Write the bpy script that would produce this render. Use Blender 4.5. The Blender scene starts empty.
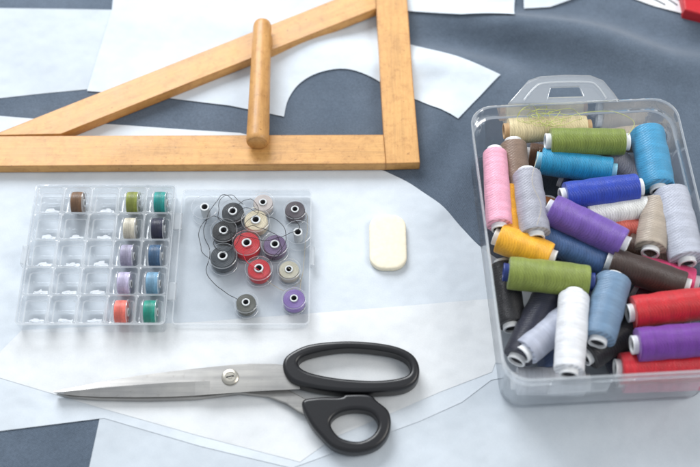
import bpy, bmesh, math, random
from mathutils import Vector, Matrix, noise
from mathutils.geometry import tessellate_polygon
random.seed(7)
# ---------------- units: everything is laid out in cm, scaled to metres at the end
DIST, PITCH, F = 89.0, math.radians(60), 1200.0
SP, CP = math.sin(PITCH), math.cos(PITCH)
def T(u, v, z=0.0):
    """image pixel (u, v) projected through the camera onto the horizontal plane at height z -> world cm"""
    k = (233.5 - v) / F
    y = (k * (DIST - SP * z) - CP * z) / (SP - CP * k)
    x = (u - 350.0) / F * (DIST + CP * y - SP * z)
    return Vector((x, y, z))
def srgb(r, g, b):
    f = lambda c: (c/255/12.92) if c/255 <= .04045 else ((c/255+.055)/1.055)**2.4
    return (f(r), f(g), f(b), 1)

scene = bpy.context.scene
coll = scene.collection
# ---------------- materials
def newmat(name):
    m = bpy.data.materials.new(name); m.use_nodes = True
    nt = m.node_tree; nt.nodes.clear()
    out = nt.nodes.new('ShaderNodeOutputMaterial')
    return m, nt, out
def coords(nt, scale=(100, 100, 100), rot=(0, 0, 0)):
    tc = nt.nodes.new('ShaderNodeTexCoord'); mp = nt.nodes.new('ShaderNodeMapping')
    mp.inputs['Scale'].default_value = scale; mp.inputs['Rotation'].default_value = rot
    nt.links.new(tc.outputs['Object'], mp.inputs['Vector'])
    return mp.outputs['Vector']
def nz(nt, vec, scale, detail=4, rough=.6):
    n = nt.nodes.new('ShaderNodeTexNoise'); n.inputs['Scale'].default_value = scale
    n.inputs['Detail'].default_value = detail; n.inputs['Roughness'].default_value = rough
    nt.links.new(vec, n.inputs['Vector']); return n.outputs['Fac']
def ramp(nt, fac, stops):
    r = nt.nodes.new('ShaderNodeValToRGB'); nt.links.new(fac, r.inputs['Fac'])
    e = r.color_ramp.elements
    while len(e) < len(stops): e.new(.5)
    for i, (p, c) in enumerate(stops): e[i].position = p; e[i].color = c
    return r.outputs['Color']
def mixc(nt, fac, a, b, mode='MIX'):
    m = nt.nodes.new('ShaderNodeMix'); m.data_type = 'RGBA'; m.blend_type = mode
    for s, i in ((fac, 0), (a, 6), (b, 7)):
        if hasattr(s, 'is_output'): nt.links.new(s, m.inputs[i])
        else: m.inputs[i].default_value = s
    return m.outputs[2]
def bump(nt, h, strength, dist, prev=None):
    b = nt.nodes.new('ShaderNodeBump'); b.inputs['Strength'].default_value = strength
    b.inputs['Distance'].default_value = dist
    nt.links.new(h, b.inputs['Height'])
    if prev is not None: nt.links.new(prev, b.inputs['Normal'])
    return b.outputs['Normal']
def principled(nt, out, **kw):
    p = nt.nodes.new('ShaderNodeBsdfPrincipled')
    for k, v in kw.items():
        k = k.replace('_', ' ')
        if hasattr(v, 'is_output'): nt.links.new(v, p.inputs[k])
        else: p.inputs[k].default_value = v
    nt.links.new(p.outputs[0], out.inputs['Surface']); return p
def shade(c, f): return (min(c[0]*f, 1), min(c[1]*f, 1), min(c[2]*f, 1), 1)

def mat_fabric():
    m, nt, out = newmat('slate_blue_fleece')
    v = coords(nt)
    big = nz(nt, v, .09, 3); fine = nz(nt, v, 8, 5, .8); mid = nz(nt, v, 1.1, 5, .65)
    vw = coords(nt, (100, 100, 100), (0, 0, .5))
    def wv(d):
        w = nt.nodes.new('ShaderNodeTexWave'); w.bands_direction = d; w.inputs['Scale'].default_value = 2.6
        w.inputs['Distortion'].default_value = 1.6; w.inputs['Detail'].default_value = 3; nt.links.new(vw, w.inputs['Vector']); return w.outputs['Fac']
    wa, wb = wv('X'), wv('Y')
    c = ramp(nt, big, [(.3, (.088, .118, .160, 1)), (.7, (.136, .174, .228, 1))])
    c = mixc(nt, .7, c, ramp(nt, fine, [(.25, (.5, .5, .51, 1)), (.8, (1.4, 1.4, 1.4, 1))]), 'MULTIPLY')
    c = mixc(nt, .35, c, ramp(nt, mid, [(.3, (.8, .8, .8, 1)), (.7, (1.15, 1.15, 1.15, 1))]), 'MULTIPLY')
    c = mixc(nt, .4, c, ramp(nt, wa, [(0, (.75, .75, .75, 1)), (1, (1.1, 1.1, 1.1, 1))]), 'MULTIPLY')
    c = mixc(nt, .4, c, ramp(nt, wb, [(0, (.75, .75, .75, 1)), (1, (1.1, 1.1, 1.1, 1))]), 'MULTIPLY')
    n = bump(nt, mid, .25, .002); n = bump(nt, fine, .6, .0006, n); n = bump(nt, wa, .3, .0003, n)
    principled(nt, out, Base_Color=c, Roughness=.95, Normal=n, Sheen_Weight=.28, Specular_IOR_Level=.1)
    return m
def mat_paper(name, col, seed=0.0):
    m, nt, out = newmat(name)
    v = coords(nt, rot=(0, 0, seed))
    big = nz(nt, v, .10, 3); fib = nz(nt, v, 9, 6, .8); crease = nz(nt, v, .3, 2, .5); mot = nz(nt, v, .9, 5, .7)
    c = ramp(nt, big, [(.3, shade(col, .9)), (.7, shade(col, 1.04))])
    c = mixc(nt, .7, c, ramp(nt, fib, [(.3, (.9, .9, .91, 1)), (.7, (1, 1, 1, 1))]), 'MULTIPLY')
    c = mixc(nt, .5, c, ramp(nt, mot, [(.35, (.93, .94, .95, 1)), (.6, (1, 1, 1, 1))]), 'MULTIPLY')
    n = bump(nt, crease, .35, .009); n = bump(nt, fib, .4, .0003, n)
    principled(nt, out, Base_Color=c, Roughness=.8, Normal=n, Specular_IOR_Level=.2)
    return m
def mat_wood(name, ang, col=(.65, .355, .115)):
    m, nt, out = newmat(name)
    tc = nt.nodes.new('ShaderNodeTexCoord')
    r = nt.nodes.new('ShaderNodeMapping'); r.inputs['Rotation'].default_value = (0, 0, -ang)
    s = nt.nodes.new('ShaderNodeMapping'); s.inputs['Scale'].default_value = (9, 130, 90)
    nt.links.new(tc.outputs['Object'], r.inputs['Vector']); nt.links.new(r.outputs[0], s.inputs['Vector'])
    g = nz(nt, s.outputs[0], 1.6, 6, .65); g2 = nz(nt, s.outputs[0], 6, 4, .7)
    v = coords(nt); wear = nz(nt, v, .5, 5, .7); sp = nz(nt, v, 4, 3, .6); bl = nz(nt, v, 1.6, 5, .75)
    a = (col[0], col[1], col[2], 1)
    c = ramp(nt, g, [(.3, shade(a, .82)), (.5, a), (.72, shade(a, 1.06))])
    c = mixc(nt, .5, c, ramp(nt, g2, [(.35, (.82, .75, .68, 1)), (.6, (1, 1, 1, 1))]), 'MULTIPLY')
    c = mixc(nt, .7, c, ramp(nt, wear, [(.35, (.84, .78, .7, 1)), (.65, (1.06, 1.06, 1.08, 1))]), 'MULTIPLY')
    c = mixc(nt, .6, c, ramp(nt, bl, [(.34, (.7, .62, .54, 1)), (.5, (1, 1, 1, 1))]), 'MULTIPLY')
    c = mixc(nt, 1, c, ramp(nt, sp, [(.26, (.4, .3, .24, 1)), (.33, (1, 1, 1, 1))]), 'MULTIPLY')
    geo = nt.nodes.new('ShaderNodeNewGeometry'); bv = nt.nodes.new('ShaderNodeBevel'); bv.samples = 4; bv.inputs['Radius'].default_value = .002
    dt = nt.nodes.new('ShaderNodeVectorMath'); dt.operation = 'DOT_PRODUCT'
    nt.links.new(geo.outputs['True Normal'], dt.inputs[0]); nt.links.new(bv.outputs[0], dt.inputs[1])
    c = mixc(nt, .85, c, ramp(nt, dt.outputs['Value'], [(.86, (.55, .42, .32, 1)), (.995, (1, 1, 1, 1))]), 'MULTIPLY')
    principled(nt, out, Base_Color=c, Roughness=ramp(nt, wear, [(.3, (.38,)*3+(1,)), (.7, (.55,)*3+(1,))]),
               Normal=bump(nt, g2, .2, .0004), Coat_Weight=.1)
    return m
def mat_clear(name, diff=.06, tint=(.992, .995, .998, 1), rough=.04, base=.02, mul=.75, bmp=.12):
    m, nt, out = newmat(name)
    tr = nt.nodes.new('ShaderNodeBsdfTransparent'); tr.inputs[0].default_value = tint
    gl = nt.nodes.new('ShaderNodeBsdfGlossy'); gl.inputs['Roughness'].default_value = rough
    gl.inputs[0].default_value = (.98, .99, 1, 1)
    df = nt.nodes.new('ShaderNodeBsdfDiffuse'); df.inputs[0].default_value = (.9, .93, .96, 1)
    tl = nt.nodes.new('ShaderNodeBsdfTranslucent'); tl.inputs[0].default_value = (.9, .93, .96, 1)
    dt = nt.nodes.new('ShaderNodeMixShader'); dt.inputs[0].default_value = .45
    nt.links.new(df.outputs[0], dt.inputs[1]); nt.links.new(tl.outputs[0], dt.inputs[2])
    fr = nt.nodes.new('ShaderNodeFresnel'); fr.inputs['IOR'].default_value = 1.45
    if bmp:
        v = coords(nt); n = bump(nt, nz(nt, v, .8, 2), bmp, .002)
        nt.links.new(n, gl.inputs['Normal']); nt.links.new(n, fr.inputs['Normal'])
    mx = nt.nodes.new('ShaderNodeMixShader'); mx.inputs[0].default_value = diff
    nt.links.new(tr.outputs[0], mx.inputs[1]); nt.links.new(dt.outputs[0], mx.inputs[2])
    ad = nt.nodes.new('ShaderNodeMath'); ad.operation = 'MULTIPLY_ADD'; ad.inputs[1].default_value = mul; ad.inputs[2].default_value = base
    nt.links.new(fr.outputs[0], ad.inputs[0])
    m2 = nt.nodes.new('ShaderNodeMixShader')
    nt.links.new(ad.outputs[0], m2.inputs[0]); nt.links.new(mx.outputs[0], m2.inputs[1]); nt.links.new(gl.outputs[0], m2.inputs[2])
    nt.links.new(m2.outputs[0], out.inputs['Surface'])
    return m
def mat_thread(name, col, axis=0, freq=4.6):
    m, nt, out = newmat(name)
    v = coords(nt)
    def wave(rot, sc, dist):
        mp = nt.nodes.new('ShaderNodeMapping'); mp.inputs['Rotation'].default_value = rot
        nt.links.new(v, mp.inputs['Vector'])
        w = nt.nodes.new('ShaderNodeTexWave')
        if axis == 2: w.wave_type = 'RINGS'; w.rings_direction = 'Z'
        else: w.wave_type = 'BANDS'; w.bands_direction = 'X'
        w.inputs['Scale'].default_value = sc; w.inputs['Distortion'].default_value = dist
        w.inputs['Detail'].default_value = 2; w.inputs['Detail Scale'].default_value = 2
        nt.links.new(mp.outputs[0], w.inputs['Vector']); return w.outputs['Fac']
    if axis == 2:
        w1 = wave((0, 0, 0), freq, .8)
        w = nt.nodes.new('ShaderNodeTexWave'); w.wave_type = 'BANDS'; w.bands_direction = 'Z'; w.inputs['Scale'].default_value = freq*1.2
        w.inputs['Distortion'].default_value = .8; nt.links.new(v, w.inputs['Vector']); w2 = w.outputs['Fac']
    else:
        w1 = wave((0, .12, .16), freq, 1.0); w2 = wave((.1, -.15, -.14), freq*1.37, 1.2)
    vr = nz(nt, v, 1.3, 4, .6)
    bandv = nt.nodes.new('ShaderNodeMapping'); sc = [.25, .25, .25]; sc[axis] = 3.0
    bandv.inputs['Scale'].default_value = sc; nt.links.new(v, bandv.inputs['Vector'])
    bd = nz(nt, bandv.outputs[0], 1.6, 4, .7)
    c = mixc(nt, .9, col, ramp(nt, w1, [(0, (.60, .60, .60, 1)), (.6, (1.08, 1.08, 1.08, 1))]), 'MULTIPLY')
    c = mixc(nt, .6, c, ramp(nt, w2, [(0, (.70, .70, .70, 1)), (.6, (1.06, 1.06, 1.06, 1))]), 'MULTIPLY')
    c = mixc(nt, .6, c, ramp(nt, bd, [(.35, (.78, .78, .78, 1)), (.65, (1.15, 1.15, 1.15, 1))]), 'MULTIPLY')
    c = mixc(nt, .4, c, ramp(nt, vr, [(.3, (.85, .85, .85, 1)), (.7, (1.1, 1.1, 1.1, 1))]), 'MULTIPLY')
    n = bump(nt, w1, .5, .0003); n = bump(nt, w2, .35, .0003, n); n = bump(nt, bd, .3, .0008, n)
    principled(nt, out, Base_Color=c, Roughness=.38, Normal=n, Sheen_Weight=.15, Specular_IOR_Level=.5)
    return m
def mat_plain(name, col, rough=.5, metal=0, bscale=6, bstr=.1, **kw):
    m, nt, out = newmat(name)
    v = coords(nt); f = nz(nt, v, bscale, 4)
    c = mixc(nt, 1, col, ramp(nt, f, [(.3, (.9, .9, .9, 1)), (.7, (1.04, 1.04, 1.04, 1))]), 'MULTIPLY')
    principled(nt, out, Base_Color=c, Roughness=rough, Metallic=metal, Normal=bump(nt, f, bstr, .0004), **kw)
    return m
def mat_steel(name, k=1.0):
    m, nt, out = newmat(name)
    v = coords(nt, (12, 260, 100)); f = nz(nt, v, 1, 4)
    v2 = coords(nt); w = nz(nt, v2, .35, 4); sp = nz(nt, v2, 3, 5, .8)
    c = ramp(nt, f, [(.3, (.31*k, .305*k, .30*k, 1)), (.7, (.45*k, .44*k, .42*k, 1))])
    c = mixc(nt, .5, c, ramp(nt, w, [(.35, (.75, .75, .77, 1)), (.65, (1.1, 1.08, 1.05, 1))]), 'MULTIPLY')
    c = mixc(nt, .5, c, ramp(nt, sp, [(.3, (.6, .56, .5, 1)), (.42, (1, 1, 1, 1))]), 'MULTIPLY')
    principled(nt, out, Base_Color=c, Roughness=.34, Metallic=.8, Normal=bump(nt, f, .1, .0002))
    return m
FABRIC = mat_fabric()
CLEAR = mat_clear('clear_plastic', .02, mul=.5, base=.01)
EDGE = mat_clear('plastic_edge', .42, rough=.05, base=.08)
CLEARBOX = mat_clear('clear_box_plastic', .022, rough=.03, base=.008, mul=.5)
BOXEDGE = mat_clear('box_edge_plastic', .18, rough=.03, base=.10)
CLEARBOB = mat_clear('bobbin_plastic', .03, base=.0, mul=.6, bmp=0)
BOBEDGE = mat_clear('bobbin_rim_plastic', .35, base=.05, bmp=0)
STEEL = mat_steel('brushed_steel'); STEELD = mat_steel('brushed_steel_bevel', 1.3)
BLACKP = mat_plain('black_plastic', (.008, .008, .010, 1), .32)
COREW = mat_plain('white_core_plastic', (.78, .79, .8, 1), .35)
HOLESHADE = mat_plain('painted_hole_shade', (.10, .10, .11, 1), .7)  # dark grey paints in the shade inside spool core and hub holes
CHALK = mat_plain('cream_chalk', srgb(236, 227, 204), .75, bscale=3, bstr=.1)
SILVER = mat_plain('worn_silver', (.52, .49, .43, 1), .3, .9)

# ---------------- mesh helpers
def add(ob): coll.objects.link(ob); return ob
def mesh_obj(name, verts, faces, mat, smooth=40, recenter=True):
    me = bpy.data.meshes.new(name)
    me.from_pydata([tuple(v) for v in verts], [], faces); me.update()
    bm = bmesh.new(); bm.from_mesh(me); bmesh.ops.recalc_face_normals(bm, faces=bm.faces[:]); bm.to_mesh(me); bm.free()
    me.materials.append(mat)
    ob = add(bpy.data.objects.new(name, me))
    post(ob, smooth, recenter); return ob
def second_mat(ob, mat, test):
    """give faces whose (cm) centre passes test a second material"""
    ob.data.materials.append(mat)
    for p in ob.data.polygons:
        if test(p.center+ob.location, p.normal): p.material_index = 1
def post(ob, smooth=40, recenter=True):
    me = ob.data
    if smooth:
        me.polygons.foreach_set('use_smooth', [True]*len(me.polygons))
        me.set_sharp_from_angle(angle=math.radians(smooth))
    if recenter:
        xs = [v.co.x for v in me.vertices]; ys = [v.co.y for v in me.vertices]; zs = [v.co.z for v in me.vertices]
        c = Vector(((min(xs)+max(xs))/2, (min(ys)+max(ys))/2, min(zs)))
        me.transform(Matrix.Translation(-c)); ob.location = c
def empty(name, loc):
    e = add(bpy.data.objects.new(name, None)); e.location = loc; e.empty_display_size = 1.0; return e
def child(c, p):
    c.location = c.location - p.location; c.parent = p; return c
def cr(pts, n=8, closed=True):
    out = []; N = len(pts); pts = [Vector(p) for p in pts]
    for i in range(N if closed else N-1):
        g = lambda k: pts[k % N] if closed else pts[max(0, min(N-1, k))]
        p0, p1, p2, p3 = g(i-1), g(i), g(i+1), g(i+2)
        for j in range(n):
            t = j/n
            out.append(.5*((2*p1)+(-p0+p2)*t+(2*p0-5*p1+4*p2-p3)*t*t+(-p0+3*p1-3*p2+p3)*t**3))
    if not closed: out.append(pts[-1])
    return out
def conv(cu, name, mat, smooth, recenter=True):
    ob = add(bpy.data.objects.new('tmp', cu))
    dg = bpy.context.evaluated_depsgraph_get()
    me = bpy.data.meshes.new_from_object(ob.evaluated_get(dg))
    bpy.data.objects.remove(ob); me.name = name
    me.materials.clear(); me.materials.append(mat)
    for p in me.polygons: p.material_index = 0
    o = add(bpy.data.objects.new(name, me)); post(o, smooth, recenter); return o
def plate(name, loops, z0, z1, bev, mat, res=3, smooth=35):
    """solid plate from outlines (world xy), rounded edges"""
    cu = bpy.data.curves.new(name, 'CURVE'); cu.dimensions = '2D'; cu.fill_mode = 'BOTH'
    h = (z1-z0)/2; cu.extrude = max(h-bev, .001); cu.bevel_depth = bev; cu.bevel_resolution = res; cu.offset = -bev
    for lp in loops:
        s = cu.splines.new('POLY'); s.points.add(len(lp)-1); s.use_cyclic_u = True
        for i, p in enumerate(lp): s.points[i].co = (p[0], p[1], 0, 1)
    o = conv(cu, name, mat, smooth, recenter=False)
    o.data.transform(Matrix.Translation((0, 0, (z0+z1)/2))); post(o, smooth); return o
def tube(name, pts, r, mat, res=2, closed=False):
    cu = bpy.data.curves.new(name, 'CURVE'); cu.dimensions = '3D'; cu.bevel_depth = r; cu.bevel_resolution = res; cu.use_fill_caps = True
    s = cu.splines.new('POLY'); s.points.add(len(pts)-1); s.use_cyclic_u = closed
    for i, p in enumerate(pts): s.points[i].co = (p[0], p[1], p[2], 1)
    return conv(cu, name, mat, 60)
def lathe_data(name, prof, axis='X', seg=32, closed=False, wob=0):
    vs, fs = [], []; n = len(prof)
    for j in range(seg):
        a = 2*math.pi*j/seg
        for (r, h) in prof:
            rr = r*(1+wob*noise.noise(Vector((h*1.5, math.cos(a)*1.3, math.sin(a)*1.3))))
            c, s = rr*math.cos(a), rr*math.sin(a)
            vs.append((h, c, s) if axis == 'X' else (c, s, h))
    m = n if closed else n-1
    for j in range(seg):
        k = (j+1) % seg
        for i in range(m):
            i2 = (i+1) % n
            fs.append((j*n+i, j*n+i2, k*n+i2, k*n+i))
    return vs, fs
def lathe(name, prof, mat, axis='X', seg=32, closed=False, smooth=45, wob=0, recenter=False):
    v, f = lathe_data(name, prof, axis, seg, closed, wob)
    return mesh_obj(name, v, f, mat, smooth, recenter)
def rrect(hx, hy, r, n=5, cx=0, cy=0):
    pts = []
    for (sx, sy, a0) in ((1, 1, 0), (-1, 1, 90), (-1, -1, 180), (1, -1, 270)):
        for i in range(n+1):
            a = math.radians(a0+90*i/n)
            pts.append((cx+sx*(hx-r)+r*math.cos(a), cy+sy*(hy-r)+r*math.sin(a)))
    return pts
def loft(loops, cap0=False, cap1=False, wrap=False):
    vs, fs = [], []; n = len(loops[0])
    for l in loops: vs += l
    L = len(loops)
    for i in range(L if wrap else L-1):
        a, b = i*n, ((i+1) % L)*n
        for j in range(n):
            k = (j+1) % n; fs.append((a+j, a+k, b+k, b+j))
    if cap0: fs.append(tuple(range(n))[::-1])
    if cap1: fs.append(tuple((L-1)*n+j for j in range(n)))
    return vs, fs
def join(parts):
    V, Fc = [], []
    for v, f in parts:
        o = len(V); V += v; Fc += [tuple(i+o for i in q) for q in f]
    return V, Fc
def tag(ob, label, cat, group=None):
    ob['label'] = label; ob['category'] = cat
    if group: ob['group'] = group

# ---------------- cloth, sheets
def gauss(x, y, cx, cy, sx, sy): return math.exp(-((x-cx)/sx)**2-((y-cy)/sy)**2)
f1, f2, f3, f4 = T(600, 55), T(440, 160), T(700, 0), T(460, 0)
def H(x, y):
    n = noise.noise(Vector((x*.16, y*.16, 2)))
    h = -.06+.05*n
    m = gauss(x, y, f1.x-1, f1.y+2, 19, 4.4)*(1-gauss(x, y, f3.x+1, f3.y+3, 8, 5))*(1-gauss(x, y, f4.x, f4.y+4, 15, 4.8))
    w = math.sin((y*1.0+x*.34)*.85+2.8*noise.noise(Vector((x*.08, y*.1, 9))))
    h += m*(.5+1.1*w)
    m2 = gauss(x, y, f2.x+1.0, f2.y+.5, 2.6, 4.5)
    h += m2*(.25+.32*math.sin(x*1.3-y*.7))
    return h
def sheet(name, poly, off, mat, step=1.2, lift=.02, label='', cat='paper'):
    me = bpy.data.meshes.new(name); bm = bmesh.new()
    cl = []
    for p in poly:
        q = Vector((p[0], p[1], 0))
        if not cl or (q-cl[-1]).length > .02: cl.append(q)
    vs = [bm.verts.new(q) for q in cl]
    for tri in tessellate_polygon([cl]):
        try: bm.faces.new([vs[i] for i in tri])
        except ValueError: pass
    xs = [p[0] for p in poly]; ys = [p[1] for p in poly]
    for ax, lo, hi in ((0, min(xs), max(xs)), (1, min(ys), max(ys))):
        c = lo+step*1.013
        while c < hi:
            co = (c, 0, 0) if ax == 0 else (0, c, 0); no = (1, 0, 0) if ax == 0 else (0, 1, 0)
            bmesh.ops.bisect_plane(bm, geom=bm.verts[:]+bm.edges[:]+bm.faces[:], dist=1e-5, plane_co=co, plane_no=no); c += step
    bmesh.ops.recalc_face_normals(bm, faces=bm.faces[:])
    if sum(f.normal.z*f.calc_area() for f in bm.faces) < 0: bmesh.ops.reverse_faces(bm, faces=bm.faces[:])
    bnd = {v for e in bm.edges if e.is_boundary for v in e.verts}
    for v in bm.verts:
        v.co.z = H(v.co.x, v.co.y)+off
        if v in bnd: v.co.z += lift*max(0, noise.noise(Vector((v.co.x*.13, v.co.y*.13, off*40)))+.25)
    bm.to_mesh(me); bm.free(); me.materials.append(mat)
    me.polygons.foreach_set('use_smooth', [True]*len(me.polygons))
    ob = add(bpy.data.objects.new(name, me)); post(ob, 0)
    if label: tag(ob, label, cat)
    return ob
def poly(pts): return [T(*p) for p in pts]

tb = plate('table_top', [rrect(95, 70, 3)], -3.2, -.95, .3, mat_wood('table_wood', 0, (.55, .42, .3)))
tb['kind'] = 'structure'; tb['label'] = 'wooden work table top under the cloth'
sheet('fabric', [(-72, -45), (72, -45), (72, 55), (-72, 55)], 0, FABRIC, step=.8, lift=0,
      label='slate blue fleece fabric spread over the work table', cat='fabric')
P1 = mat_paper('interfacing_white', (.655, .715, .775, 1), .3)
P2 = mat_paper('interfacing_cool', (.645, .695, .745, 1), 1.1)
P3 = mat_paper('pattern_paper', (.735, .755, .77, 1), 2.0)
P4 = mat_paper('interfacing_grey', (.57, .62, .67, 1), .8)
sheet('paper_pattern', poly([(-120, 6), (0, 8), (122, 10), (97, 88), (45, 93), (0, 98), (-120, 112)]), .035, P4,
      label='pale grey interfacing sheet with straight edge on blue cloth')
arch = cr([(284, 117, 0), (288, 100, 0), (299, 84, 0), (318, 74, 0), (345, 71, 0), (372, 79, 0), (396, 93, 0)], 5, False)
pts = [(119, -60), (112, 10), (87, 91), (165, 98), (230, 106)]+[(p.x, p.y) for p in arch]+[(418, 100), (458, 119), (472, 104), (500, 78), (455, 60), (410, 44), (385, 37), (372, -60)]
sheet('paper_pattern', poly(pts), .09, P1, step=.8, label='white paper pattern piece with curved armhole cutout')
edge = cr([(385, 171, 0), (412, 185, 0), (440, 205, 0), (462, 228, 0), (482, 248, 0), (515, 270, 0), (560, 300, 0)], 6, False)
pts = [(-130, 108), (0, 116), (60, 121), (240, 133)]+[(p.x, p.y) for p in edge]+[(560, 360), (520, 374), (491, 380), (462, 402), (420, 421), (360, 443), (292, 468), (200, 446), (104, 418), (0, 431), (-130, 447)]
sheet('paper_pattern', poly([(100, 416), (82, 500), (60, 560), (800, 560), (800, 350), (498, 360), (470, 385)]), .035, P4,
      label='thin grey interfacing sheet on blue cloth under the box', lift=.0)
sheet('paper_pattern', poly(pts), .065, P2, label='large pale interfacing sheet under scissors and bobbin case', lift=.0)
pts = [(22, 330), (200, 322), (330, 312), (500, 298), (502, 345), (492, 372), (440, 392), (390, 414), (335, 437), (300, 462), (200, 436), (90, 405), (0, 378), (-60, 360), (0, 352)]
sheet('paper_pattern', poly(pts), .085, P3, label='white paper pattern piece with pointed end under the scissors', lift=.0)
sheet('paper_pattern', poly([(352, -70), (372, 8), (410, 14), (460, 21), (513, 23), (520, -70)]), .16, P1, step=.6, label='white paper strip beside the wooden set square')
sheet('paper_pattern', poly([(522, -70), (524, 8), (550, 6), (588, -6), (600, -70)]), .16, P2, step=.6, label='small pale paper scrap on blue cloth')
sheet('paper_pattern', poly([(610, -70), (626, -3), (655, 9), (700, 24), (790, 44), (790, -70)]), .12, P3, step=.6, label='white sheet with printed dark lines at its edge')
INK = mat_plain('ink', (.03, .03, .05, 1), .6)
def hline(name, pts, r, mat, label, cat, z=.0):
    q = cr([tuple(T(a, b, 0)) for a, b in pts], 10, False)
    q = [Vector((p.x, p.y, H(p.x, p.y)+z)) for p in q]
    o = tube(name, q, r, mat, 1); tag(o, label, cat); return o
for ln in ([(640, -4), (652, 1), (664, 8)], [(651, -6), (664, 0), (676, 9)], [(660, -8), (672, -1), (684, 8)]):
    hline('printed_line', ln, .05, INK, 'dark printed line on the white sheet', 'line', .15)
REDP = mat_plain('red_plastic', srgb(190, 30, 40), .4)
rt = plate('tape_measure', [[tuple(T(a, b, 1.2)[:2]) for a, b in ((678, -25), (684, 11), (730, 24), (735, -25))]], .1, 1.4, .2, REDP)
tag(rt, 'red plastic tape measure case on white sheet', 'tape measure')

# ---------------- wooden set square
sq = empty('set_square', T(250, 130, .1))
def bar(name, pts, ang, ztop=.98):
    o = plate(name, [[tuple(T(a, b, ztop)[:2]) for a, b in pts]], .05, ztop, .045, mat_wood('varnished_wood_'+name, ang), 2)
    return child(o, sq)
bar('base_bar', [(-75, 166.5), (-48, 154), (-9, 136), (383.5, 134.5), (385.9, 163.5)], 0)
bar('upright_bar', [(372.5, -62), (376.3, 6), (381, 90), (383.7, 134.5), (386, 163.5), (420, 162.5), (412.5, 75), (407, -2), (402, -62)], math.pi/2)
a = T(60, 135, 1)-T(372, 10, 1)
bar('diagonal_bar', [(-8.4, 135.2), (61, 134), (376.3, 8.4), (374.8, -16.5)], math.atan2(-a.y, -a.x))
p0, p1 = T(262.5, 22, 1.75), T(257.5, 144, 1.75); L = (p1-p0).length
prof = [(0, -.0), (.42, .02), (.62, .12), (.70, .3), (.74, .6), (.80, L*.5), (.87, L-.5), (.85, L-.2), (.76, L-.05), (.6, L), (0, L)]
hd = lathe('handle', prof, mat_wood('handle_wood', 0, (.58, .31, .10)), seg=40)
d = (p1-p0).normalized(); hd.rotation_euler = d.to_track_quat('X', 'Z').to_euler(); hd.location = p0
child(hd, sq)
tag(sq, 'large varnished wooden set square with a rod handle', 'set square')

# ---------------- chalk
ck = Vector(T(388, 241, .45)); hx, hy = 1.36, 2.3
loops = []
for z, i, r in ((.02, .06, 1.0), (.08, .0, 1.05), (.34, .0, 1.05), (.40, .03, 1.02), (.44, .09, .97), (.46, .2, .88), (.475, .6, .5)):
    loops.append([(ck.x+p[0], ck.y+p[1], z) for p in rrect(hx-i, hy-i, r, 9)])
v, f = loft(loops, True, True)
ch = mesh_obj('tailors_chalk', v, f, CHALK, 60); tag(ch, 'rounded cream block of tailor\'s chalk on white interfacing', 'chalk')

# ---------------- scissors
sc = empty('scissors', T(230, 380, .1))
st = [(54, 391.3, 392, 392.8), (64, 389.3, 391.5, 394.6), (80, 386.3, 390, 396), (100, 382, 387.8, 397), (135, 376, 385, 397.3), (170, 371.5, 382.5, 396.8), (195, 368.5, 381.5, 395.6), (210, 367, 381, 394.4),
      (230, 365, 380, 393), (250, 363.6, 379, 391.6), (275, 363.8, 378, 390.2), (300, 367, 378, 389)]
V, Fc = [], []
for x, a, b, c in st:
    t = max(0, min(1, (x-195)/16.0)); ze = .60+.22*t
    if x < 60: ze = .7
    V += [tuple(T(x, a, .80)), tuple(T(x, b, .84)), tuple(T(x, c, ze)), tuple(T(x, c, .50)), tuple(T(x, a, .50))]
n = len(st)
for i in range(n-1):
    for j in range(5):
        k = (j+1) % 5; Fc.append((i*5+j, i*5+k, (i+1)*5+k, (i+1)*5+j))
Fc += [(0, 1, 2, 3, 4), tuple((n-1)*5+j for j in (4, 3, 2, 1, 0))]
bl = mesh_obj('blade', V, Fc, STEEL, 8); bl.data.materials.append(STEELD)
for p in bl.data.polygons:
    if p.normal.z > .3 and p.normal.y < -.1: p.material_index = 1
child(bl, sc)
ol = [(56, 393.6), (100, 388), (200, 374), (240, 370), (262, 380), (285, 388), (302, 397), (322, 408), (318, 420), (300, 412), (286, 403), (268, 396), (240, 393), (215, 396), (195, 398.3), (150, 399.8), (100, 399), (70, 397)]
child(plate('blade', [[tuple(T(a, b, .46)[:2]) for a, b in ol]], .1, .47, .04, STEEL, 2), sc)
pv = T(230, 376.5, .95)
prof = [(0, .16), (.16, .16), (.17, .13), (.33, .13), (.35, .17), (.48, .16), (.58, .10), (.6, 0)]
s = lathe('pivot_screw', prof, SILVER, 'Z', 32); s.location = (pv.x, pv.y, .82); child(s, sc)
sl = plate('screw_slot', [[(pv.x-.26, pv.y-.09), (pv.x+.27, pv.y+.02), (pv.x+.25, pv.y+.10), (pv.x-.28, pv.y-.01)]], .965, .985, .005, BLACKP, 1)
sl.location -= s.location+sc.location; sl.parent = s
def C(pts, z): return [tuple(p[:2]) for p in cr([tuple(T(a, b, z)) for a, b in pts], 7)]
up_o = C([(283, 361), (291, 351.5), (312, 343), (350, 340), (388, 343.5), (410, 351.5), (419, 364), (417.5, 379), (404, 388.5), (378, 391), (345, 391), (316, 388), (294, 382), (285, 373)], 1.25)
up_i = C([(298, 362), (309, 353.5), (345, 347.5), (384, 350.5), (404, 357), (410.5, 367), (405, 375.5), (378, 379.5), (340, 377.5), (308, 371)], 1.25)
child(plate('finger_grip', [up_o, up_i], .06, 1.25, .26, BLACKP, 5, 60), sc)
lo_o = C([(302, 401), (316, 396.5), (340, 396), (347, 393.2), (369, 393.5), (377, 400), (388.5, 410), (391, 424), (386, 438), (374, 448), (354, 452), (334, 447.5), (320, 435), (308, 419)], 1.1)
lo_i = C([(331, 420), (340, 412), (355, 409), (371, 412), (378, 422.5), (373, 434), (359, 440.5), (342, 437.5), (333, 429)], 1.1)
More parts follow.
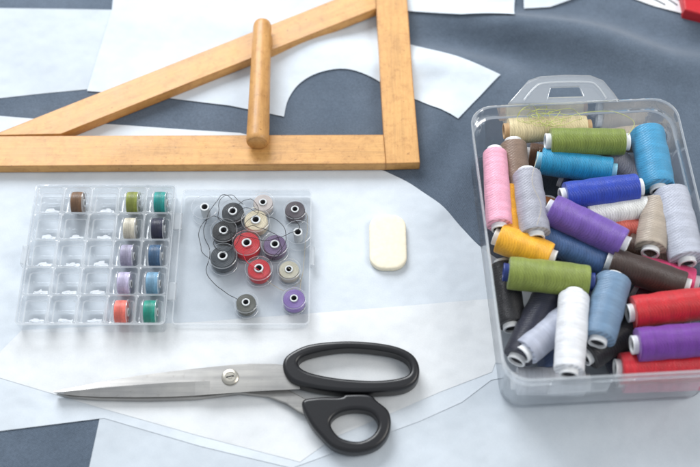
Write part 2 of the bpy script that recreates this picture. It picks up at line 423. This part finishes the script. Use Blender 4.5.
child(plate('finger_grip', [lo_o, lo_i], .06, 1.1, .26, BLACKP, 5, 60), sc)
tag(sc, 'tailor\'s shears with steel blades and black plastic grips', 'scissors')

# ---------------- bobbins
def thread_profile_flat(R, ri, h, z0):
    return [(ri, z0), (R-.03, z0), (R, z0+.05), (R+.02, z0+h/2), (R, z0+h-.05), (R-.03, z0+h), (ri, z0+h)]
W = 1.1
flo = [(.2, .08), (.96, .08), (1.0, .06), (1.0, .0)]
flt = [(.2, W), (.96, W), (1.0, W-.02), (1.0, W-.08)]
HUBM = mat_plain('hub_plastic', (.58, .60, .61, 1), .25)
def bob_meshes():
    a = lathe('flange', flo, CLEARBOB, 'Z', 40, False, 12); b = lathe('flange', flt, CLEARBOB, 'Z', 40, False, 12)
    for o in (a, b): second_mat(o, BOBEDGE, lambda c, n: c.x*c.x+c.y*c.y > .9)
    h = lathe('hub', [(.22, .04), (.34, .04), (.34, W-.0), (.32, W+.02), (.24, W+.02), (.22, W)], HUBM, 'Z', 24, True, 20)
    second_mat(h, HOLESHADE, lambda c, n: c.x*c.x+c.y*c.y < .0506 and c.z < W-.03)  # hub bore coloured dark as painted shade
    me = [a.data, b.data, h.data]
    for o in (a, b, h): bpy.data.objects.remove(o)
    return me
BMESH = bob_meshes()
TM = {}
def tmat(col, axis):
    k = (col, axis)
    if k not in TM: TM[k] = mat_thread('thread_%d_%d_%d_%s' % (col+('xyz'[axis],)), srgb(*col), axis, 3.0 if axis == 2 else 4.4)
    return TM[k]
def bobbin(loc, rot, col, label, group, R=.84):
    e = empty('bobbin', loc); e.rotation_euler = rot
    for nme, me in zip(('flange', 'flange', 'hub'), BMESH):
        o = add(bpy.data.objects.new(nme, me)); o.parent = e
    if col:
        t = lathe('thread', thread_profile_flat(R, .35, W-.22, .11), tmat(col, 2), 'Z', 36, True, 50, wob=.02); t.parent = e
    tag(e, label, 'bobbin', group); return e

# ---------------- bobbin case
X0, X1, Y0, Y1 = -23.4, -12.9, -8.2, 3.35
bc = empty('bobbin_case', ((X0+X1)/2, (Y0+Y1)/2, .1))
cx, cy = (X0+X1)/2, (Y0+Y1)/2; hx, hy = (X1-X0)/2, (Y1-Y0)/2
def RL(hx, hy, r, z, cx=cx, cy=cy, n=5): return [(x, y, z) for x, y in rrect(hx, hy, r, n, cx, cy)]
v, f = loft([RL(hx-.1, hy-.1, .3, .06), RL(hx, hy, .35, 1.45), RL(hx, hy, .35, 1.5), RL(hx-.09, hy-.09, .3, 1.5), RL(hx-.12, hy-.12, .3, 1.3)], True, False)
tr_ = mesh_obj('tray', v, f, CLEAR, 25); second_mat(tr_, EDGE, lambda c, n: c.z > 1.44); child(tr_, bc)
px, py = (2*hx-.3)/5, (2*hy-.3)/5; parts = []
cells = {}
for i in range(5):
    for j in range(5):
        ax = X0+.15+px*(i+.5); ay = Y1-.15-py*(j+.5); cells[(i, j)] = (ax, ay)
        q = [RL(px/2, py/2, .001, 1.34, ax, ay), RL(px/2-.06, py/2-.05, .22, 1.40, ax, ay), RL(px/2-.10, py/2-.09, .22, 1.36, ax, ay), RL(px/2-.16, py/2-.15, .22, .95, ax, ay),
             RL(px/2-.20, py/2-.19, .2, .86, ax, ay), RL(px/2-.30, py/2-.26, .2, .82, ax, ay), RL(px/2-.34, py/2-.38, .18, .45, ax, ay), RL(px/2-.40, py/2-.58, .16, .28, ax, ay), RL(px/2-.50, py/2-.83, .1, .22, ax, ay)]
        parts.append(loft(q, False, True))
v, f = join(parts); INS = mesh_obj('compartment_insert', v, f, mat_clear('insert_plastic', .03, base=.015, mul=.8, bmp=.3), 40)
second_mat(INS, EDGE, lambda c, n: c.z > 1.35 or .83 < c.z < .85); child(INS, bc)
LX0, LX1, LY0, LY1 = -12.55, -2.85, -7.9, 3.3
lx, ly = (LX0+LX1)/2, (LY0+LY1)/2; hlx, hly = (LX1-LX0)/2, (LY1-LY0)/2
v, f = loft([RL(hlx-.08, hly-.08, .3, .08, lx, ly), RL(hlx, hly, .35, .85, lx, ly), RL(hlx, hly, .35, .9, lx, ly), RL(hlx-.09, hly-.09, .3, .9, lx, ly), RL(hlx-.17, hly-.17, .3, .2, lx, ly)], False, True)
lid = mesh_obj('lid', v, f, CLEAR, 25); second_mat(lid, EDGE, lambda c, n: c.z > .84); child(lid, bc)
for yy in (-5.2, 0.6):
    child(plate('hinge', [rrect(.32, .7, .08, 3, -12.72, yy)], .55, .8, .05, EDGE, 2), bc)
child(plate('latch', [rrect(.22, .8, .1, 3, X0-.16, cy)], .5, 1.2, .06, EDGE, 2), bc)
child(plate('latch', [rrect(.16, .8, .1, 3, LX1+.12, ly)], .3, .8, .06, EDGE, 2), bc)
tag(bc, 'open clear plastic bobbin case with twenty five compartments', 'bobbin case')
G = 'bobbins of sewing thread'
for (i, j, col, nm) in [(1, 0, (120, 88, 62), 'brown'), (3, 0, (135, 145, 60), 'olive green'), (4, 0, (20, 150, 145), 'teal'),
    (3, 1, (215, 208, 190), 'beige'), (4, 1, (30, 32, 60), 'navy'), (3, 2, (165, 160, 185), 'grey lavender'), (4, 2, (60, 95, 130), 'steel blue'),
    (3, 3, (200, 192, 222), 'pale lavender'), (4, 3, (120, 165, 195), 'light blue'), (3, 4, (245, 120, 105), 'coral pink'), (4, 4, (20, 150, 130), 'teal green')]:
    ax, ay = cells[(i, j)]
    b_ = bobbin((ax-W*.44, ay-.08, 1.05), (0, math.pi/2, 0), col, nm+' thread bobbin standing in a compartment of the clear case', G, .92)
    b_.scale = (.9, .9, .9)
for (u, v_, col, nm) in [(205, 209, None, 'empty clear'), (233, 213, (34, 40, 46), 'charcoal'), (263, 203, (214, 204, 200), 'whitish lilac'), (295, 210, (84, 74, 82), 'taupe grey'),
    (224, 232, (14, 16, 20), 'black'), (256, 222, (232, 220, 190), 'cream'), (247, 245, (208, 12, 32), 'red'), (275, 246, (122, 98, 138), 'dusty lilac'),
    (298, 234, None, 'empty clear'), (223, 258, (48, 57, 65), 'dark grey'), (259, 270, (208, 12, 36), 'red'), (289, 270, (205, 200, 180), 'pale cream'),
    (246, 303, (100, 101, 93), 'olive grey'), (294, 299, (142, 114, 184), 'lavender')]:
    p = T(u, v_, 1.0); sc_ = bobbin((p.x, p.y, .21), (0, 0, random.random()*6), col, nm+' bobbin lying in the lid of the bobbin case', G, random.uniform(.80, .92))
    if (u, v_) in ((294, 299), (246, 303), (289, 270), (263, 203), (295, 210)): sc_.scale = (.86, .86, .86)
    elif (u, v_) in ((223, 258), (256, 222), (247, 245)): sc_.scale = (1.06,)*3
DK = mat_plain('dark_thread', (.015, .015, .02, 1), .8); LT = mat_plain('cream_thread', (.5, .45, .35, 1), .8)
RDT = mat_plain('red_thread', srgb(200, 30, 50), .8)
def strand(pts, r, mat, label, n=8, jit=0):
    if jit:
        base = cr([Vector(p) for p in pts], 3, False)
        pts = [(p.x+random.uniform(-jit, jit), p.y+random.uniform(-jit, jit), p.z) for p in base]
    o = tube('loose_thread', cr([tuple(T(a, b, z)) for a, b, z in pts], n, False), r, mat, 1); tag(o, label, 'thread', 'loose sewing threads'); return o
strand([(233, 200, 1.2), (222, 196, .9), (208, 215, 1.3), (204, 235, .4), (210, 255, .4), (207, 275, .35), (222, 290, .35), (240, 300, .6)], .024, DK, 'thin black thread curling around bobbins in the lid', 6, .9)
strand([(236, 215, 1.45), (245, 208, 1.45), (262, 214, 1.5), (280, 222, 1.3), (286, 240, 1.45), (270, 262, 1.45)], .022, DK, 'thin black thread lying across cream bobbin', 6, .9)
strand([(224, 230, 1.4), (240, 235, 1.5), (262, 240, 1.5), (284, 236, 1.4), (300, 228, 1.4), (290, 215, 1.4)], .022, DK, 'thin dark thread lying over purple bobbin', 6, .9)
strand([(243, 205, 1.3), (229, 194, .9), (219, 205, 1.3), (221, 222, 1.4), (236, 232, 1.45), (249, 226, 1.5), (262, 228, 1.5), (277, 236, 1.4), (281, 250, 1.4), (268, 262, 1.4)], .022, DK, 'looping dark thread among the bobbins in the lid', 6, 1.0)
strand([(215, 262, 1.3), (205, 255, .5), (199, 240, .4), (203, 222, .7), (216, 217, 1.4), (228, 226, 1.4), (232, 246, 1.4), (222, 252, 1.5), (214, 243, 1.4), (222, 232, 1.4)], .022, DK, 'dark thread loop beside black bobbin', 6, 1.0)
strand([(238, 222, 1.45), (229, 214, 1.4), (240, 203, 1.4), (252, 199, 1.3), (258, 212, 1.5), (246, 222, 1.5), (238, 240, 1.4), (230, 252, 1.5)], .020, DK, 'fine dark thread tangled over charcoal bobbin', 6, 1.0)
strand([(289, 268, 1.2), (300, 280, .5), (288, 290, .35), (270, 283, .35), (262, 272, 1.4)], .022, LT, 'cream thread between bobbins in the lid', 6, .8)
strand([(259, 270, 1.4), (247, 262, 1.4), (243, 250, 1.5), (252, 245, 1.5)], .026, RDT, 'red thread end between two red bobbins')
strand([(295, 205, 1.1), (307, 215, .6), (306, 240, .4), (304, 262, .4), (300, 290, .6)], .022, LT, 'pale thread end along the lid wall', 6, .6)

# ---------------- storage box (slightly turned on the table)
BA = math.radians(3.3)
bx, by, hbx, hby = 16.85, -3.15, 7.5, 10.75
BR = Matrix.Rotation(BA, 3, 'Z'); BC = Vector((bx, by, 0))
sb = empty('storage_box', (bx, by, .05))
def BL(i, z, r=1.7): return RL(hbx-i, hby-i, max(.3, r-i*.3), z, bx, by, 8)
v, f = loft([BL(.6, .04), BL(.46, .08), BL(.38, .25), BL(.2, 4.6), BL(.18, 4.66), BL(.06, 4.7), BL(.04, 5.82), BL(-.08, 5.84), BL(-.10, 5.94), BL(-.07, 5.98), BL(.03, 5.98), BL(.07, 5.94), BL(.11, 4.82), BL(.24, 4.72), BL(.44, .35), BL(.62, .16)], False, True)
tub = mesh_obj('tub', v, f, CLEARBOX, 25)
second_mat(tub, BOXEDGE, lambda c, n: c.z > 5.82 or 4.64 < c.z < 4.8 or (c.z < .3 and c.z > .05 and abs(n.z) < .9))
child(tub, sb)
def bt(u, w, z):
    return BC+BR.inverted()@(T(u, w, z)-BC)
hp = [(508, 104, 6.1), (515, 96, 6.1), (528, 81, 6.1), (540, 77, 6.1), (565, 75.5, 6.1), (590, 76, 6.1), (603, 81, 6.1), (614, 94, 6.1), (619, 101, 6.1), (565, 104, 6.1)]
hp = [tuple(bt(*p)[:2]) for p in hp]
hole = [tuple(bt(*p)[:2]) for p in [(548, 98, 6.1), (551, 88, 6.1), (579, 87, 6.1), (583, 97, 6.1)]]
child(plate('handle', [hp, hole], 6.0, 6.24, .08, BOXEDGE, 3), sb)
rp = cr([tuple(bt(*p)) for p in [(524, 100, 6.28), (534, 88, 6.28), (545, 83, 6.28), (587, 82, 6.28), (598, 87, 6.28), (606, 98, 6.28)]], 5, False)
child(tube('handle_rib', rp, .07, EDGE, 2), sb)
child(plate('latch', [rrect(2.0, .1, .08, 4, bx-2.5, by-hby+.02)], 3.0, 5.4, .05, CLEARBOX, 2), sb)
sb.rotation_euler = (0, 0, BA)
tag(sb, 'clear plastic storage box full of colourful thread spools', 'storage box')

def spool(a, b, R, col, nm, core=None):
    """a,b = (u,v,z) ends of the axis"""
    A, B = T(*a), T(*b); d = B-A; L = max(4.5, min(6.8, d.length)); M = (A+B)/2
    dl = BR.inverted()@d.normalized(); ml = BR.inverted()@(M-BC); q0 = .97*R
    for ax, lim in ((0, hbx), (1, hby)):
        ext = abs(dl[ax])*L/2+q0*math.sqrt(max(0, 1-dl[ax]**2))
        ins = .14+(6-min(A.z, B.z))*.07
        m = lim-ins-ext; ml[ax] = max(-m, min(m, ml[ax]))
    M = BC+BR@ml
    e = empty('thread_spool', M); e.rotation_euler = d.to_track_quat('X', 'Z').to_euler()
    h = L/2-.36; rc = .62*min(1, R); t = random.uniform(-.035, .035)
    prof = [(rc, -h), (R*.95, -h+.01), (R*.99, -h+.07), (R, -h+.25), (R*1.01, 0), (R, h-.25), (R*.99, h-.07), (R*.95, h-.01), (rc, h)]
    pr = []
    for i in range(len(prof)-1):
        k2 = 7 if 3 <= i <= 4 else 2
        for k in range(k2):
            s_ = k/k2; pr.append((prof[i][0]*(1-s_)+prof[i+1][0]*s_, prof[i][1]*(1-s_)+prof[i+1][1]*s_))
    pr.append(prof[-1])
    pr = [(r*(1+t*x/h), x) if r > rc*1.05 else (r, x) for r, x in pr]
    th = lathe('thread', pr, tmat(col, 0), 'X', 40, False, 40, wob=.05); th.parent = e
    o = rc; hl = L/2
    cp = [(o*.80, -hl), (o*1.0, -hl), (o*1.03, -hl+.05), (o, -hl+.12), (o, -h), (o*.98, 0), (o, h), (o, hl-.12), (o*1.03, hl-.05), (o*1.0, hl), (o*.80, hl), (o*.77, hl-.05), (o*.76, hl-.18), (o*.74, 0), (o*.76, -hl+.18), (o*.77, -hl+.05)]
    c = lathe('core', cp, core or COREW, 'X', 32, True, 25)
    second_mat(c, HOLESHADE, lambda q, n: (q.y*q.y+q.z*q.z) < (o*.78)**2 and abs(q.x) < hl-.12)  # shade of the hollow core painted on its inner wall
    c.parent = e
    tag(e, nm+' thread spool lying in the clear plastic box', 'spool', 'thread spools in the storage box')
    return e
DBC = mat_plain('dark_blue_core', srgb(40, 60, 130), .4); TEC = mat_plain('pale_blue_core', srgb(140, 195, 215), .4)
TAN = mat_plain('tan_core', srgb(205, 170, 130), .6)
SPL = [
 ((503, 127, 4.4), (590, 123, 4.4), .92, (240, 222, 176), 'cream beige', TAN),
 ((545, 142, 5.3), (629, 142, 5.3), 1.0, (125, 142, 55), 'olive green', None),
 ((536, 160, 4.5), (616, 172, 4.5), 1.0, (25, 145, 190), 'turquoise', TEC),
 ((560, 197, 5.2), (642, 187, 5.2), 1.02, (30, 65, 180), 'royal blue', None),
 ((646, 128, 5.0), (659, 192, 5.0), 1.22, (65, 155, 200), 'sky blue', None),
 ((487, 147, 5.0), (492, 233, 5.0), .9, (250, 178, 202), 'pale pink', None),
 ((513, 140, 4.6), (518, 205, 4.0), .98, (140, 116, 100), 'taupe brown', None),
 ((526, 170, 5.2), (536, 239, 5.1), 1.05, (175, 176, 188), 'silver grey', None),
 ((547, 207, 5.3), (628, 246, 5.3), 1.1, (118, 85, 175), 'purple', None),
 ((582, 216, 4.4), (656, 207, 4.6), .85, (242, 242, 238), 'white', None),
 ((683, 188, 5.0), (702, 264, 5.0), 1.25, (192, 196, 210), 'silver grey', None),
 ((658, 199, 4.7), (650, 254, 4.9), 1.08, (182, 168, 152), 'beige grey', None),
 ((594, 226, 3.5), (638, 229, 3.9), .85, (232, 112, 96), 'coral', None),
 ((494, 239, 4.6), (540, 257, 4.6), 1.05, (255, 185, 42), 'golden yellow', None),
 ((508, 190, 4.3), (511, 236, 4.3), .95, (252, 178, 42), 'bright yellow', None),
 ((536, 234, 3.9), (610, 265, 3.9), 1.0, (75, 108, 160), 'slate blue', None),
 ((503, 272, 5.0), (594, 282, 5.0), 1.12, (135, 150, 65), 'olive green', DBC),
 ((606, 260, 4.6), (689, 288, 4.6), 1.03, (62, 44, 38), 'dark brown', None),
 ((622, 244, 3.6), (688, 268, 3.8), 1.0, (95, 70, 58), 'brown', None),
 ((676, 268, 3.9), (735, 282, 3.9), 1.1, (238, 75, 130), 'magenta pink', None),
 ((615, 275, 4.9), (597, 344, 4.9), 1.18, (118, 148, 178), 'steel blue', None),
 ((548, 290, 3.6), (512, 362, 3.4), 1.1, (30, 33, 54), 'dark navy', None),
 ((580, 308, 3.9), (522, 355, 4.1), 1.02, (188, 193, 210), 'pale blue grey', None),
 ((575, 294, 5.3), (569, 379, 5.3), 1.02, (243, 244, 248), 'white', None),
 ((633, 313, 4.9), (718, 302, 4.9), 1.12, (205, 22, 36), 'red', None),
 ((632, 345, 4.9), (722, 338, 4.9), 1.12, (115, 52, 158), 'violet', None),
 ((584, 358, 3.3), (642, 318, 3.3), 1.12, (22, 22, 30), 'black', None),
 ((615, 371, 3.4), (706, 369, 3.4), 1.05, (215, 28, 46), 'red', None),
 ((498, 262, 3.0), (508, 330, 3.0), 1.0, (26, 26, 32), 'black', None),
 ((618, 384, 1.5), (706, 382, 1.5), .95, (240, 130, 160), 'pink', None),
 ((512, 384, 1.6), (590, 386, 1.6), .95, (222, 225, 232), 'white', None),
 ((608, 155, 3.6), (640, 180, 3.6), .95, (170, 168, 178), 'grey', None),
 ((690, 150, 3.4), (690, 215, 3.4), 1.05, (120, 118, 128), 'ash grey', None),
 ((560, 178, 2.4), (640, 215, 2.4), 1.0, (60, 80, 120), 'dusty blue', None),
 ((520, 130, 1.5), (590, 140, 1.5), 1.0, (130, 90, 60), 'brown', None),
 ((600, 122, 3.0), (660, 116, 3.0), 1.0, (205, 190, 170), 'beige', None),
 ((560, 240, 1.6), (640, 235, 1.6), 1.0, (90, 90, 105), 'charcoal', None),
 ((550, 200, 1.7), (530, 260, 1.7), 1.0, (200, 120, 60), 'orange', None),
 ((550, 300, 1.4), (620, 300, 1.4), 1.0, (60, 65, 100), 'dark blue', None),
 ((635, 290, 2.4), (690, 320, 2.4), 1.0, (90, 40, 60), 'maroon', None),
 ((680, 200, 1.5), (680, 260, 1.5), 1.0, (90, 100, 130), 'blue grey', None),
 ((640, 345, 1.3), (700, 340, 1.3), 1.0, (30, 30, 40), 'black', None),
 ((540, 320, 1.5), (555, 372, 1.5), 1.0, (70, 90, 130), 'denim blue', None),
 ((600, 320, 2.0), (625, 372, 2.0), 1.0, (30, 34, 60), 'navy', None),
]
for s_ in SPL: spool(*s_)
GT = mat_plain('olive_thread', srgb(190, 196, 120), .8)
for q_ in range(8):
    pts = []; a0 = random.uniform(0, 6); cx_ = 546+random.uniform(-20, 20); w_ = random.uniform(12, 28)
    for i in range(7):
        a = a0+i*random.uniform(.7, 1.1); r = random.uniform(.5, 1)
        pts.append((cx_+w_*r*math.cos(a)+random.uniform(-4, 4), 118+10*r*math.sin(a)+random.uniform(-3, 3), random.uniform(5.4, 6.1)))
    strand(pts, .02, GT, 'fine curl of loose pale olive thread on spools', 8)
strand([(628, 135, 5.9), (634, 122, 5.9), (615, 112, 6.1), (590, 112, 6.2), (570, 116, 6.0)], .022, GT, 'olive thread end from the green spool')
strand([(540, 150, 6.2), (532, 180, 6.4), (541, 205, 6.4), (537, 225, 6.4)], .02, LT, 'cream thread end across spools')

# ---------------- light
w = bpy.data.worlds.new('World'); scene.world = w; w.use_nodes = True
bg = w.node_tree.nodes['Background']; bg.inputs[0].default_value = (.88, .94, 1, 1); bg.inputs[1].default_value = .63
def area(name, loc, tgt, size, power, col):
    l = bpy.data.lights.new(name, 'AREA'); l.shape = 'RECTANGLE'; l.size, l.size_y = size; l.energy = power; l.color = col
    o = add(bpy.data.objects.new(name, l)); o.location = loc
    o.rotation_euler = (Vector(tgt)-Vector(loc)).to_track_quat('-Z', 'Y').to_euler(); return o
area('window_light', (-60, 140, 115), (0, 0, 0), (1.2, 1.0), 46, (.95, .975, 1))
area('room_light', (110, -10, 120), (0, 0, 0), (.8, .8), 11, (1, .96, .9))
# ---------------- camera
cam = bpy.data.cameras.new('camera'); co = add(bpy.data.objects.new('camera', cam))
co.location = (0, -DIST*CP, DIST*SP); co.rotation_euler = (math.radians(30), 0, 0)
cam.sensor_width = 36; cam.lens = 36*F/700; cam.clip_start = .01; cam.clip_end = 50
cam.dof.use_dof = True; cam.dof.focus_distance = .87; cam.dof.aperture_fstop = 4.5
scene.camera = co
# ---------------- cm -> m
S = Matrix.Scale(.01, 4)
for me in bpy.data.meshes: me.transform(S)
for o in bpy.data.objects:
    o.location = o.location*.01
    if o.type == 'EMPTY': o.empty_display_size = .01
scene.view_settings.view_transform = 'Standard'; scene.view_settings.look = 'None'; scene.view_settings.exposure = 0
